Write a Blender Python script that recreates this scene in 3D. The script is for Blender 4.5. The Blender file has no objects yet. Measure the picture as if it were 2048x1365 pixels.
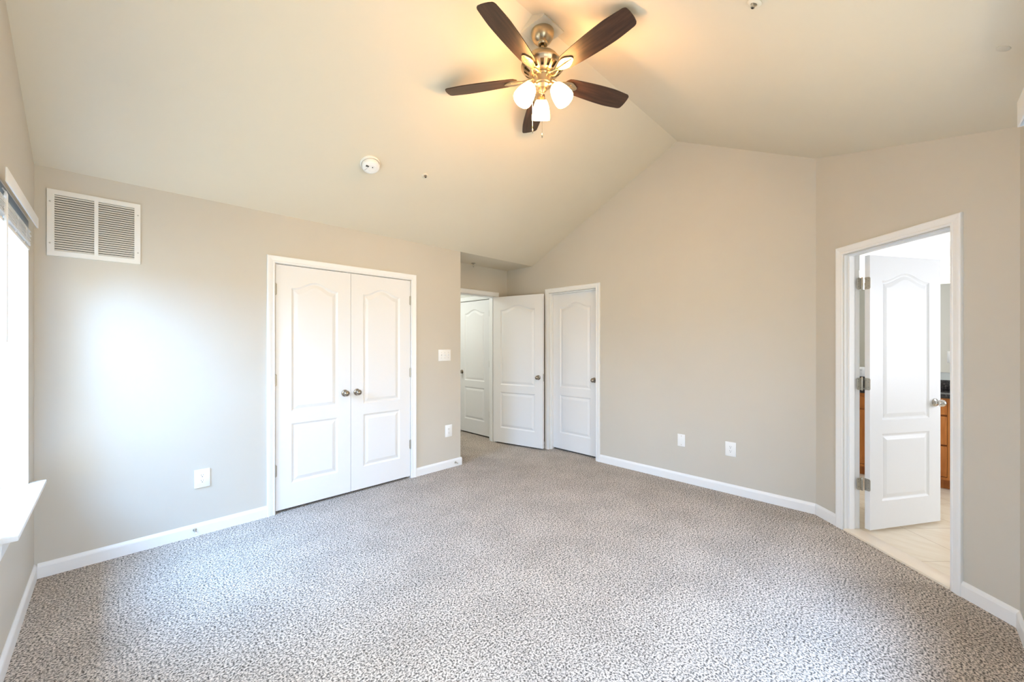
import bpy, bmesh, math, random
from mathutils import Matrix, Vector
C = bpy.context.scene.collection
SC = bpy.context.scene
PI = math.pi
S2 = math.sqrt(2.0)

# ------------------------------------------------------------------ camera, world, lights, exposure
H = 1.40                     # eye height
cam = bpy.data.cameras.new('camera'); cam.sensor_width = 36.0
cam.lens = 795.0 / 2048.0 * 36.0
cam.shift_y = 5.5 / 2048.0
cam.clip_start = 0.02
cam_o = bpy.data.objects.new('camera', cam); C.objects.link(cam_o)
cam_o.location = (0, 0, H); cam_o.rotation_euler = (PI/2, 0, -PI/4)
SC.camera = cam_o

vs = SC.view_settings
vs.view_transform = 'Standard'; vs.look = 'None'; vs.gamma = 1.0; vs.use_curve_mapping = False
vs.exposure = -0.09

W = bpy.data.worlds.new('sky'); SC.world = W; W.use_nodes = True
bg = W.node_tree.nodes['Background']
bg.inputs[0].default_value = (0.80, 0.90, 1.0, 1); bg.inputs[1].default_value = 1.3

def area_light(name, loc, rot, sx, sy, energy, color, spread=PI):
    l = bpy.data.lights.new(name, 'AREA'); l.shape = 'RECTANGLE'; l.size = sx; l.size_y = sy
    l.energy = energy; l.color = color; l.spread = spread
    o = bpy.data.objects.new(name, l); C.objects.link(o); o.location = loc; o.rotation_euler = rot
    return o

# room constants (metres; camera stands over the origin and looks along +X +Y)
XW, YC, XB, YR = -0.338, 3.678, 4.071, -0.384
YA = 4.175                   # alcove end wall
XA = 2.834                   # alcove left wall / end of closet wall
HK, HR = 2.467, 3.471        # knee height, ridge height
YRG = 1.6775                 # ridge line
LAT = 2.495                  # angled wall: sideways distance from the camera
ZA0, ZA1 = 3.262, 1.952      # angled wall: from / to, along the view
def sl(lat, z, h=0.0):       # (sideways, forward) -> world
    return ((z+lat)/S2, (z-lat)/S2, h)
def ceil_h(y):
    return HR-(y-YRG)*(HR-HK)/(YC-YRG) if y > YRG else HR-(YRG-y)*(HR-HK)/(YRG-YR)

# daylight through the windows, some of them unseen and added
DAY = (1.0, 1.0, 0.80)
SKY = (0.243, 0.522, 1.0)
area_light('daylight_window_1', (XW-0.30, 3.02, 1.35), (0, -PI/2, 0), 1.46, 0.86, 15.2, DAY)
area_light('daylight_window_2', (1.99, YR-0.30, 1.42), (PI/2, 0, 0), 0.86, 1.60, 52, (1.0, 0.82, 0.48))
area_light('daylight_added_window_3', (0.62, YR-0.30, 1.42), (PI/2, 0, 0), 0.86, 1.60, 24, DAY)  # fill through an unseen window added on the right wall
area_light('daylight_added_window_5', (XW-0.30, 1.44, 1.35), (0, -PI/2, 0), 1.46, 0.86, 36, DAY)  # fill through an unseen window added on the left wall
def sky_light(name, x, y, dx, dy, energy, color, z=2.75):      # bright sky above and outside a window, looking down through it
    loc = Vector((x-dx*1.15, y-dy*1.15, z)); aim = Vector((x, y, 1.30))
    o = area_light(name, loc, (0, 0, 0), 1.7, 1.3, energy, color)
    o.rotation_euler = (aim-loc).to_track_quat('-Z', 'Y').to_euler()
sky_light('sky_window_1', XW, 3.02, 1, 0, 510, SKY, 2.40)
sky_light('sky_window_2', 1.99, YR, 0, 1, 350, SKY)
sky_light('sky_added_window_3', 0.62, YR, 0, 1, 250, SKY)  # sky fill for the added right-wall window
sky_light('sky_added_window_5', XW, 1.44, 1, 0, 71, SKY)  # sky fill for the added left-wall window
area_light('daylight_added_bathroom', (4.75, -2.75, 1.5), (PI/2, 0, 0), 1.1, 1.3, 80, (0.90, 0.92, 1.0))  # fill through the added, unseen bathroom opening

# ------------------------------------------------------------------ materials
def s2l(c):
    return tuple((v/12.92 if v <= 0.04045 else ((v+0.055)/1.055)**2.4) for v in c)
def new_mat(name):
    m = bpy.data.materials.new(name); m.use_nodes = True
    return m, m.node_tree, m.node_tree.nodes['Principled BSDF']
def mat(name, col, rough=0.5, metal=0.0, emit=None, estr=0.0, spec=0.5):
    m, nt, b = new_mat(name)
    b.inputs['Base Color'].default_value = (*col, 1); b.inputs['Roughness'].default_value = rough
    b.inputs['Metallic'].default_value = metal; b.inputs['Specular IOR Level'].default_value = spec
    if emit:
        b.inputs['Emission Color'].default_value = (*emit, 1); b.inputs['Emission Strength'].default_value = estr
    return m
def noise(nt, scale, detail=2.0, rough=0.5, coord='Object', stretch=None):
    tc = nt.nodes.new('ShaderNodeTexCoord'); n = nt.nodes.new('ShaderNodeTexNoise')
    n.inputs['Scale'].default_value = scale; n.inputs['Detail'].default_value = detail
    n.inputs['Roughness'].default_value = rough
    if stretch:
        mp = nt.nodes.new('ShaderNodeMapping'); mp.inputs['Scale'].default_value = stretch
        nt.links.new(tc.outputs[coord], mp.inputs[0]); nt.links.new(mp.outputs[0], n.inputs['Vector'])
    else:
        nt.links.new(tc.outputs[coord], n.inputs['Vector'])
    return n
def ramp(nt, src, stops):
    r = nt.nodes.new('ShaderNodeValToRGB')
    while len(r.color_ramp.elements) < len(stops): r.color_ramp.elements.new(0.5)
    for e, (p, c) in zip(r.color_ramp.elements, stops):
        e.position = p; e.color = (*c, 1)
    nt.links.new(src, r.inputs[0])
    return r
def bump(nt, b, src, strength, dist):
    bp = nt.nodes.new('ShaderNodeBump'); bp.inputs['Strength'].default_value = strength
    bp.inputs['Distance'].default_value = dist
    nt.links.new(src, bp.inputs['Height']); nt.links.new(bp.outputs[0], b.inputs['Normal'])
def paint(name, col, rough=0.6, var=0.02, bscale=220):
    m, nt, b = new_mat(name)
    n = noise(nt, 1.3, 3.0)
    r = ramp(nt, n.outputs['Fac'], [(0.3, tuple(c*(1-var) for c in col)), (0.7, tuple(min(1, c*(1+var)) for c in col))])
    nt.links.new(r.outputs[0], b.inputs['Base Color']); b.inputs['Roughness'].default_value = rough
    n2 = noise(nt, bscale, 2.0); bump(nt, b, n2.outputs['Fac'], 0.08, 0.002)
    return m
M = {}
M['wall'] = paint('wall_paint', (0.580, 0.543, 0.472), 0.62)
M['ceiling'] = paint('ceiling_paint', (0.713, 0.646, 0.515), 0.75)
M['trim'] = paint('white_trim_paint', (0.83, 0.83, 0.825), 0.35, 0.005, 60)
M['door'] = paint('white_door_paint', (0.785, 0.785, 0.785), 0.38, 0.005, 90)
M['plastic'] = mat('white_plastic', (0.85, 0.85, 0.84), 0.35)
M['vinyl'] = mat('white_vinyl', (0.80, 0.81, 0.82), 0.35)
M['headrail'] = mat('headrail_steel', (0.27, 0.33, 0.39), 0.45, 0.2)
M['dark'] = mat('dark_slot', (0.012, 0.012, 0.012), 0.7)
M['door_back'] = mat('dark_door_backing', (0.06, 0.055, 0.05), 0.9)  # near-black colour stands in for shade behind the closed doors
M['nickel'] = mat('satin_nickel', (0.55, 0.50, 0.43), 0.30, 1.0)
M['hinge'] = mat('hinge_nickel', (0.46, 0.43, 0.37), 0.42, 0.9)
M['steel'] = mat('polished_nickel', (0.62, 0.59, 0.54), 0.16, 1.0)
M['screw'] = mat('screw_metal', (0.30, 0.29, 0.27), 0.4, 0.8)
M['bathwall'] = paint('bathroom_paint', (0.62, 0.65, 0.62), 0.6)
M['bathceil'] = paint('bathroom_ceiling_paint', (0.85, 0.85, 0.84), 0.7)
M['hallwall'] = paint('hall_paint', (0.62, 0.61, 0.56), 0.6)
M['grille'] = mat('grille_enamel', (0.78, 0.77, 0.73), 0.4)
M['shade_glass'] = mat('frosted_lit_glass', (0.9, 0.88, 0.84), 0.4, 0, (1.0, 0.50, 0.165), 52.0)
M['vanity_glass'] = mat('lit_vanity_glass', (0.9, 0.9, 0.88), 0.4, 0, (1.0, 0.97, 0.88), 20.0)
M['hall_fill_glass'] = mat('added_dome_glass', (0.9, 0.9, 0.88), 0.4, 0, (0.96, 1.0, 0.948), 84.0)  # glow of the unseen lamp added in the hall
M['paintscrew'] = mat('painted_screw', (0.50, 0.49, 0.46), 0.5)
M['pewter'] = mat('dark_pewter', (0.34, 0.30, 0.25), 0.22, 1.0)
M['fanmetal'] = mat('antique_nickel', (0.56, 0.46, 0.31), 0.30, 1.0)
M['fandark'] = mat('dark_motor_core', (0.10, 0.075, 0.04), 0.5, 0.6)  # dark colour stands in for shade inside the motor slots
M['cream'] = mat('cream_enamel', (0.74, 0.68, 0.56), 0.5)
M['mirror'] = mat('mirror_silver', (0.85, 0.88, 0.88), 0.02, 1.0)
M['rubber'] = mat('white_rubber', (0.75, 0.75, 0.73), 0.6)

def carpet():
    m, nt, b = new_mat('speckled_carpet')
    n = noise(nt, 110.0, 3.0, 0.64); n.inputs['Distortion'].default_value = 0.25
    big = noise(nt, 3.2, 3.0)
    TINT = (1.13, 1.0, 0.865)
    def ct(v): return tuple(v*k for k in TINT)
    r = ramp(nt, n.outputs['Fac'], [(0.33, ct(0.055)), (0.43, ct(0.18)), (0.50, ct(0.44)), (0.59, ct(0.68)), (0.78, ct(0.79))])  # darkest stops paint the shade between tufts into the speckle
    mx = nt.nodes.new('ShaderNodeMix'); mx.data_type = 'RGBA'; mx.blend_type = 'MULTIPLY'
    mx.inputs['Factor'].default_value = 1.0
    r2 = ramp(nt, big.outputs['Fac'], [(0.35, (0.86, 0.86, 0.86)), (0.65, (1.0, 1.0, 1.0))])
    nt.links.new(r.outputs[0], mx.inputs['A']); nt.links.new(r2.outputs[0], mx.inputs['B'])
    nt.links.new(mx.outputs['Result'], b.inputs['Base Color'])
    b.inputs['Roughness'].default_value = 0.95; b.inputs['Specular IOR Level'].default_value = 0.1
    bump(nt, b, n.outputs['Fac'], 0.7, 0.008)
    return m
M['carpet'] = carpet()

def wood(name, dark, mid, light, stretch, scale, rough):
    m, nt, b = new_mat(name)
    n = noise(nt, scale, 5.0, 0.6, 'Object', stretch)
    r = ramp(nt, n.outputs['Fac'], [(0.28, dark), (0.5, mid), (0.75, light)])
    nt.links.new(r.outputs[0], b.inputs['Base Color']); b.inputs['Roughness'].default_value = rough
    return m
M['walnut'] = wood('dark_walnut', (0.015, 0.008, 0.0055), (0.034, 0.017, 0.0105), (0.070, 0.034, 0.020), (2.0, 26.0, 26.0), 2.2, 0.38)
M['oak'] = wood('orange_maple', (0.38, 0.115, 0.018), (0.50, 0.165, 0.028), (0.60, 0.225, 0.045), (16.0, 16.0, 1.4), 2.0, 0.35)

def granite():
    m, nt, b = new_mat('black_granite')
    n = noise(nt, 55.0, 6.0, 0.7)
    r = ramp(nt, n.outputs['Fac'], [(0.40, (0.012, 0.012, 0.013)), (0.56, (0.045, 0.04, 0.04)), (0.66, (0.20, 0.17, 0.16)), (0.78, (0.40, 0.37, 0.36))])
    nt.links.new(r.outputs[0], b.inputs['Base Color']); b.inputs['Roughness'].default_value = 0.12
    return m
M['granite'] = granite()

def tile():
    m, nt, b = new_mat('cream_floor_tile')
    tc = nt.nodes.new('ShaderNodeTexCoord'); mp = nt.nodes.new('ShaderNodeMapping')
    mp.inputs['Rotation'].default_value = (0, 0, -PI/4); mp.inputs['Location'].default_value = (-2.553+0.46*6, 2.97-0.46*6+0.46*20, 0)   # courses follow the angled wall
    br = nt.nodes.new('ShaderNodeTexBrick'); br.offset = 0.0
    br.inputs['Scale'].default_value = 1.0
    br.inputs['Brick Width'].default_value = 0.46; br.inputs['Row Height'].default_value = 0.46
    br.inputs['Mortar Size'].default_value = 0.0022; br.inputs['Mortar Smooth'].default_value = 0.1
    br.inputs['Mortar'].default_value = (0.50, 0.38, 0.25, 1)
    n = noise(nt, 3.0, 5.0, 0.6, 'Object', (6, 1.2, 1))
    r = ramp(nt, n.outputs['Fac'], [(0.3, (0.76, 0.66, 0.50)), (0.7, (0.85, 0.77, 0.63))])
    nt.links.new(tc.outputs['Object'], mp.inputs[0]); nt.links.new(mp.outputs[0], br.inputs['Vector'])
    nt.links.new(r.outputs[0], br.inputs['Color1']); nt.links.new(r.outputs[0], br.inputs['Color2'])
    nt.links.new(br.outputs['Color'], b.inputs['Base Color']); b.inputs['Roughness'].default_value = 0.35
    return m
M['tile'] = tile()
M['marble'] = paint('beige_marble', (0.84, 0.74, 0.60), 0.3, 0.05, 30)

def glass():
    m = bpy.data.materials.new('window_glass'); m.use_nodes = True; nt = m.node_tree
    nt.nodes.remove(nt.nodes['Principled BSDF']); out = nt.nodes['Material Output']
    t = nt.nodes.new('ShaderNodeBsdfTransparent'); g = nt.nodes.new('ShaderNodeBsdfGlossy'); mx = nt.nodes.new('ShaderNodeMixShader')
    g.inputs['Roughness'].default_value = 0.02; mx.inputs[0].default_value = 0.06
    nt.links.new(t.outputs[0], mx.inputs[1]); nt.links.new(g.outputs[0], mx.inputs[2]); nt.links.new(mx.outputs[0], out.inputs[0])
    return m
M['glass'] = glass()

# ------------------------------------------------------------------ mesh builder
class MB:
    def __init__(self): self.v = []; self.f = []; self.s = []
    def add(self, vs, fs, smooth=False, T=None):
        o = len(self.v)
        for p in vs:
            p = Vector(p); self.v.append(tuple(T @ p) if T is not None else tuple(p))
        for f in fs: self.f.append(tuple(o+i for i in f)); self.s.append(smooth)
        return self
    def hexa(self, a, T=None):        # 8 corners: bottom ccw 0-3, top ccw 4-7
        return self.add(a, [(3,2,1,0),(4,5,6,7),(0,1,5,4),(1,2,6,5),(2,3,7,6),(3,0,4,7)], False, T)
    def box(self, x0, y0, z0, x1, y1, z1, T=None):
        return self.hexa([(x0,y0,z0),(x1,y0,z0),(x1,y1,z0),(x0,y1,z0),(x0,y0,z1),(x1,y0,z1),(x1,y1,z1),(x0,y1,z1)], T)
    def rbox(self, x0, y0, z0, x1, y1, z1, r=0.003, T=None, seg=2):   # bevelled box
        bm = bmesh.new()
        vs = [bm.verts.new(p) for p in [(x0,y0,z0),(x1,y0,z0),(x1,y1,z0),(x0,y1,z0),(x0,y0,z1),(x1,y0,z1),(x1,y1,z1),(x0,y1,z1)]]
        for f in [(3,2,1,0),(4,5,6,7),(0,1,5,4),(1,2,6,5),(2,3,7,6),(3,0,4,7)]: bm.faces.new([vs[i] for i in f])
        bmesh.ops.bevel(bm, geom=list(bm.edges), offset=r, segments=seg, affect='EDGES', profile=0.5)
        return self.bm(bm, T)
    def bm(self, bm, T=None, smooth=True):
        bm.verts.index_update()
        self.add([v.co.copy() for v in bm.verts], [[v.index for v in f.verts] for f in bm.faces], smooth, T); bm.free()
        return self
    def prism(self, pts, z0, z1, T=None, smooth=False):   # polygon (x,y) extruded along z
        n = len(pts)
        vs = [(p[0],p[1],z0) for p in pts]+[(p[0],p[1],z1) for p in pts]
        self.add(vs, [tuple(range(n-1,-1,-1)), tuple(range(n,2*n))], False, T)
        return self.add(vs, [(i,(i+1)%n,n+(i+1)%n,n+i) for i in range(n)], smooth, T)
    def lathe(self, prof, seg=32, T=None, cap0=False, cap1=False, smooth=True):   # prof [(r,z)] around z
        vs = []; fs = []; n = len(prof)
        for r, z in prof:
            for k in range(seg):
                a = 2*PI*k/seg; vs.append((r*math.cos(a), r*math.sin(a), z))
        for i in range(n-1):
            for k in range(seg):
                k2 = (k+1) % seg; fs.append((i*seg+k, i*seg+k2, (i+1)*seg+k2, (i+1)*seg+k))
        if cap0: fs.append(tuple(range(seg-1,-1,-1)))
        if cap1: fs.append(tuple((n-1)*seg+k for k in range(seg)))
        return self.add(vs, fs, smooth, T)
    def tube(self, pts, r, seg=10, T=None, cap=True):
        pts = [Vector(p) for p in pts]; vs = []; fs = []; n = len(pts)
        rs = r if isinstance(r, (list, tuple)) else [r]*n
        up = Vector((0,0,1)); prev = None
        for i, p in enumerate(pts):
            t = (pts[min(i+1,n-1)]-pts[max(i-1,0)]).normalized()
            if prev is None:
                a = t.cross(up) if abs(t.dot(up)) < 0.95 else t.cross(Vector((1,0,0)))
            else: a = prev-t*prev.dot(t)
            a.normalize(); prev = a; b = t.cross(a)
            for k in range(seg):
                q = 2*PI*k/seg; vs.append(p+rs[i]*(a*math.cos(q)+b*math.sin(q)))
        for i in range(n-1):
            for k in range(seg):
                k2 = (k+1)%seg; fs.append((i*seg+k, i*seg+k2, (i+1)*seg+k2, (i+1)*seg+k))
        if cap: fs += [tuple(range(seg-1,-1,-1)), tuple((n-1)*seg+k for k in range(seg))]
        return self.add(vs, fs, True, T)
    def build(self, name, material, parent=None, loc=(0,0,0), rotz=0.0, angle=35):
        me = bpy.data.meshes.new(name); me.from_pydata(self.v, [], self.f); me.update()
        bm = bmesh.new(); bm.from_mesh(me)
        bmesh.ops.recalc_face_normals(bm, faces=bm.faces); bm.to_mesh(me); bm.free()
        for p, s in zip(me.polygons, self.s): p.use_smooth = s
        if any(self.s): me.set_sharp_from_angle(angle=math.radians(angle))
        me.materials.append(material)
        o = bpy.data.objects.new(name, me); C.objects.link(o)
        o.location = loc; o.rotation_euler = (0, 0, rotz)
        if parent: o.parent = parent
        return o
def tag(o, label=None, cat=None, group=None, kind=None):
    if label: o['label'] = label
    if cat: o['category'] = cat
    if group: o['group'] = group
    if kind: o['kind'] = kind
    return o
def thing(name, label, cat, loc=(0,0,0), rotz=0.0, group=None, kind=None):
    o = bpy.data.objects.new(name, None); C.objects.link(o); o.empty_display_size = 0.1
    o.location = loc; o.rotation_euler = (0,0,rotz)
    return tag(o, label, cat, group, kind)
def copy_tree(o, parent=None):
    c = o.copy(); C.objects.link(c)
    if parent: c.parent = parent
    for ch in list(o.children): copy_tree(ch, c)
    return c
def rotT(axis, a, loc=(0,0,0)): return Matrix.Translation(loc) @ Matrix.Rotation(a, 4, axis)
def basis(x, y, z, loc=(0,0,0)):
    m = Matrix((x, y, z)).transposed().to_4x4(); m.translation = loc
    return m

# wall frames: local x to the right as seen from the room, y into the wall, z up
FC = ((0, YC), 0.0)                          # closet wall, x = X
FB = ((XB, 0), -PI/2)                        # back wall, x = -Y
FA = (sl(LAT, ZA0)[:2], -3*PI/4)             # angled wall, x = ZA0 - z
FW = ((XW, 0), PI/2)                         # window wall, x = Y
FR = ((0, YR), PI)                           # right wall, x = -X
FE = ((0, YA), 0.0)                          # alcove end wall, x = X
FAL = ((XA, 0), PI/2)                        # alcove left wall, x = Y
def L(fr, x=0, z=0.0, y=0.0):                # world location of a frame point
    (ox, oy), a = fr
    return (ox+x*math.cos(a)-y*math.sin(a), oy+x*math.sin(a)+y*math.cos(a), z)

# ------------------------------------------------------------------ room shell
def wall(name, fr, x0, x1, top, holes, thick, material, label):
    xs = sorted(set([x0, x1]+[p[0] for p in top if x0 < p[0] < x1]+[h for q in holes for h in q[:2]]))
    def th(x):
        for (a, ha), (b, hb) in zip(top, top[1:]):
            if a-1e-6 <= x <= b+1e-6: return ha+(hb-ha)*(x-a)/(b-a)
        return top[0][1] if x < top[0][0] else top[-1][1]
    mb = MB()
    for a, b in zip(xs, xs[1:]):
        m = (a+b)/2; ys = [0.0]
        for (h0, h1, z0, z1) in holes:
            if h0 < m < h1: ys += [z0, z1]
        ys.append(None)
        for lo, hi in zip(ys[0::2], ys[1::2]):
            if hi is not None and hi-lo < 1e-6: continue
            ta, tb = (th(a), th(b)) if hi is None else (hi, hi)
            mb.hexa([(a,0,lo),(b,0,lo),(b,thick,lo),(a,thick,lo),(a,0,ta),(b,0,tb),(b,thick,tb),(a,thick,ta)])
    o = mb.build(name, material, None, L(fr), fr[1])
    return tag(o, label, 'wall', None, 'structure')

CO = (0.934, 2.182, 2.060)                   # closet opening X0, X1, height
EO = (3.034, 3.834, 2.070)                   # entry opening X0, X1
BO = (-3.374, -2.654, 2.064)                 # back closet door opening, local x
AO = (ZA0-2.985, ZA0-2.260, 2.066)           # bathroom opening, local x
W1 = (2.58, 3.46, 0.606, 2.09)
W5 = (1.00, 1.88, 0.606, 2.09)
W2 = (1.55, 2.43, 0.606, 2.25)
W3 = (0.18, 1.06, 0.606, 2.25)
GAB = [(YR, HK), (YRG, HR), (YC, HK)]
wall('wall_closet', FC, XW-0.2, XA, [(-5, HK), (5, HK)], [(CO[0], CO[1], 0, CO[2])], 0.12, M['wall'], 'painted wall with the white double closet doors and return vent')
wall('wall_back', FB, -4.30, -0.44, [(-9, HK)]+[(-y, h) for y, h in reversed(GAB)]+[(9, HK)], [(BO[0], BO[1], 0, BO[2])], 0.115, M['wall'], 'tall gable wall under the ceiling ridge with one narrow door')
wall('wall_angled', FA, 0.0, ZA0-ZA1+0.02, [(0, ceil_h(sl(LAT, ZA0)[1])), (ZA0-ZA1, HK), (ZA0-ZA1+1, HK)], [(AO[0], AO[1], 0, AO[2])], 0.11, M['wall'], 'angled wall holding the bathroom doorway on the right')
wall('wall_window', FW, YR-0.12, YC+0.12, [(-9, HK)]+GAB+[(9, HK)], [W1, W5], 0.20, M['wall'], 'wall at the left edge with the window and its stool')
wall('wall_right', FR, -3.19, -XW+0.2, [(-9, HK), (9, HK)], [(-W2[1], -W2[0], W2[2], W2[3]), (-W3[1], -W3[0], W3[2], W3[3])], 0.20, M['wall'], 'sliver of wall at the right edge past the angled wall')
wall('wall_alcove', FE, XA-0.12, 4.19, [(-9, HK), (9, HK)], [(EO[0], EO[1], 0, EO[2])], 0.115, M['wall'], 'short wall over the entry doorway in the alcove')
tag(MB().box(XA-0.12, YC+0.12, 0, XA, YA, HK).build('wall_alcove_left', M['wall']), 'side wall of the alcove behind the closet corner', 'wall', None, 'structure')
tag(MB().box(CO[0]-0.15, YC+0.14, 0, CO[1]+0.15, YC+0.20, HK).box(CO[0]-0.15, YC+0.12, 0, CO[0]-0.10, YC+0.14, HK).box(CO[1]+0.10, YC+0.12, 0, CO[1]+0.15, YC+0.14, HK).build('wall_closet_backing', M['door_back']), 'dark backing painted as shade behind the double doors', 'wall', None, 'structure')
tag(MB().box(XB+0.135, 2.55, 0, XB+0.18, 3.48, HK).box(XB+0.115, 2.55, 0, XB+0.135, 2.60, HK).box(XB+0.115, 3.43, 0, XB+0.135, 3.48, HK).build('wall_narrow_backing', M['door_back']), 'dark backing painted as shade behind the narrow door', 'wall', None, 'structure')

# sloped ceiling, flat alcove ceiling and the caps over the knee walls
X0, X1 = XW-0.25, XB+0.25
def slope(name, y0, y1, label):
    h0, h1 = ceil_h(y0), ceil_h(y1)
    mb = MB().hexa([(X0,y0,h0),(X1,y0,h0),(X1,y1,h1),(X0,y1,h1),(X0,y0,h0+.12),(X1,y0,h0+.12),(X1,y1,h1+.12),(X0,y1,h1+.12)])
    return tag(mb.build(name, M['ceiling']), label, 'ceiling', None, 'structure')
slope('ceiling_left', YRG, YC, 'sloped ceiling half over the closet side, left of the ridge')
slope('ceiling_right', YR, YRG, 'sloped ceiling half right of the ridge')
tag(MB().box(X0, YC, HK, X1, YA+0.2, HK+0.3).build('ceiling_alcove', M['ceiling']), 'low flat ceiling of the entry alcove', 'ceiling', None, 'structure')
tag(MB().box(X0, YR-0.25, HK, X1-1.2, YR, HK+0.3).build('ceiling_cap', M['ceiling']), 'roof edge over the right wall', 'ceiling', None, 'structure')

# floor: carpet, bathroom tile, threshold
tag(MB().prism([(X0, YR-.25), (3.564-.634, YR-.25), (4.25, 0.686), (4.25, 6.2), (X0, 6.2)], -0.12, 0.0).build('floor', M['carpet']), 'grey and brown speckled carpet', 'floor', None, 'structure')
q = 2.515*S2
tag(MB().prism([(q-.40+.0, -.40), (q-.40, -2.75), (6.5, -2.75), (6.5, 1.3), (4.19, 1.3), (4.19, 4.19-q)], -0.12, 0.001).build('floor_bathroom', M['tile']), 'cream bathroom floor tiles seen through the right doorway', 'floor', None, 'structure')
fa = (ZA0-2.985+.0, ZA0-2.26)
tag(MB().rbox(fa[0]-.0, -0.010, -0.02, fa[1], 0.115, 0.014, 0.005).build('trim_threshold', M['marble'], None, L(FA), FA[1]), 'beige marble threshold under the bathroom door', 'trim', None, 'structure')

# hall beyond the entry
XH = 3.915
wall('wall_hall_right', ((XH, 0), -PI/2), -6.1, -(YA+0.115), [(-9, HK), (9, HK)], [(-5.10, -4.385, 0, 2.064)], 0.12, M['hallwall'], 'hall wall with a white door beyond the entry')
tag(MB().box(2.3, 6.0, 0, 4.1, 6.1, HK).build('wall_hall_back', M['hallwall']), 'end wall of the hall', 'wall', None, 'structure')
tag(MB().box(2.3, YA+0.115, 0, 2.4, 6.0, HK).box(2.4, YA, 0, XA-.12, YA+0.115, HK).build('wall_hall_left', M['hallwall']), 'left wall of the hall', 'wall', None, 'structure')
tag(MB().box(2.3, YA+0.2, HK, 4.3, 6.2, HK+.1).build('ceiling_hall', M['bathceil']), 'ceiling of the hall', 'ceiling', None, 'structure')
tag(MB().box(XH+0.06, 4.30, 0, XH+0.11, 5.2, 2.2).build('wall_hall_backing', M['door_back'], None), 'dark backing painted as shade behind the hall door', 'wall', None, 'structure')

# bathroom shell
XV = 6.15
tag(MB().box(XV, -2.6, 0, XV+.1, 1.2, HK).build('wall_bathroom_back', M['bathwall']), 'bathroom wall behind the vanity', 'wall', None, 'structure')
tag(MB().box(XB+.115, 0.95, 0, XV, 1.05, HK).build('wall_bathroom_left', M['bathwall']), 'left wall of the bathroom', 'wall', None, 'structure')
tag(MB().box(3.0, -2.6, 0, 3.1, YR-.20, HK).box(3.1, YR-.21, 0, 3.2, YR-.20, HK).build('wall_bathroom_near', M['bathwall']), 'near wall of the bathroom', 'wall', None, 'structure')
wall('wall_bathroom_right', ((0, -2.5), PI), -6.3, -3.0, [(-9, HK), (9, HK)], [(-5.3, -4.2, 0.85, 2.15)], 0.10, M['bathwall'], 'right wall of the bathroom with an added window opening')
qb = 2.56*S2
tag(MB().prism([(4.15, 1.1), (4.15, 4.15-qb), (qb-.45, -.45), (3.0, -.45), (3.0, -2.65), (6.3, -2.65), (6.3, 1.1)], HK, HK+.09).build('ceiling_bathroom', M['bathceil']), 'white bathroom ceiling seen through the doorway', 'ceiling', None, 'structure')
def window(n, fr, x0, x1, z0, z1, depth, label, stool=None, double=True):
    t = thing('window_%d' % n, label, 'window', L(fr, (x0+x1)/2, z0), fr[1], None, 'structure')
    w, h = (x1-x0)/2, z1-z0
    f = MB(); fw = 0.045
    f.box(-w, depth, 0, -w+fw, depth+.06, h).box(w-fw, depth, 0, w, depth+.06, h).box(-w+fw, depth, 0, w-fw, depth+.06, fw).box(-w+fw, depth, h-fw, w-fw, depth+.06, h)
    f.box(-w+fw, depth+.005, h/2-.022, w-fw, depth+.05, h/2+.022)
    f.build('window_frame', M['vinyl'], t)
    MB().box(-w+fw, depth+.028, fw, w-fw, depth+.032, h/2-.022).build('pane', M['glass'], t)
    MB().box(-w+fw, depth+.028, h/2+.022, w-fw, depth+.032, h-fw).build('pane', M['glass'], t)
    j = MB()   # white reveal lining
    j.box(-w-.0, 0.0, 0, -w+.012, depth, h).box(w-.012, 0.0, 0, w, depth, h).box(-w+.012, 0.0, h-.012, w-.012, depth, h)
    j.build('jamb', M['trim'], t)
    if stool:
        s = MB(); s.box(-w+.013, -.0005, -.004, w-.013, depth, .018)
        s.rbox(-w-stool, -.064, -.004, w+stool, 0, .018, .004)
        s.build('stool', M['trim'], t)
        MB().hexa([(-w-stool+.02, -.016, -.075), (w+stool-.02, -.016, -.075), (w+stool-.02, 0, -.075), (-w-stool+.02, 0, -.075),
                   (-w-stool+.02, -.022, -.004), (w+stool-.02, -.022, -.004), (w+stool-.02, 0, -.004), (-w-stool+.02, 0, -.004)]).build('apron', M['trim'], t)
    return t
window(1, FW, W1[0], W1[1], W1[2], W1[3], 0.11, 'window at the left edge with a wide white stool', 0.035)
window(2, FR, -W2[1], -W2[0], W2[2], W2[3], 0.11, 'window on the right wall below the white valance', 0.0001)
window(3, FR, -W3[1], -W3[0], W3[2], W3[3], 0.11, 'unseen second window added on the right wall for daylight', 0.0001)  # added out of view so more daylight reaches the room
window(5, FW, W5[0], W5[1], W5[2], W5[3], 0.11, 'unseen further window added on the left wall for daylight', 0.035)  # added beside the visible one as an extra daylight source
window(4, ((0, -2.5), PI), -5.3, -4.2, 0.85, 2.15, 0.03, 'unseen bathroom window added to let daylight in', None)  # unseen opening, added to brighten the bathroom

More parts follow.
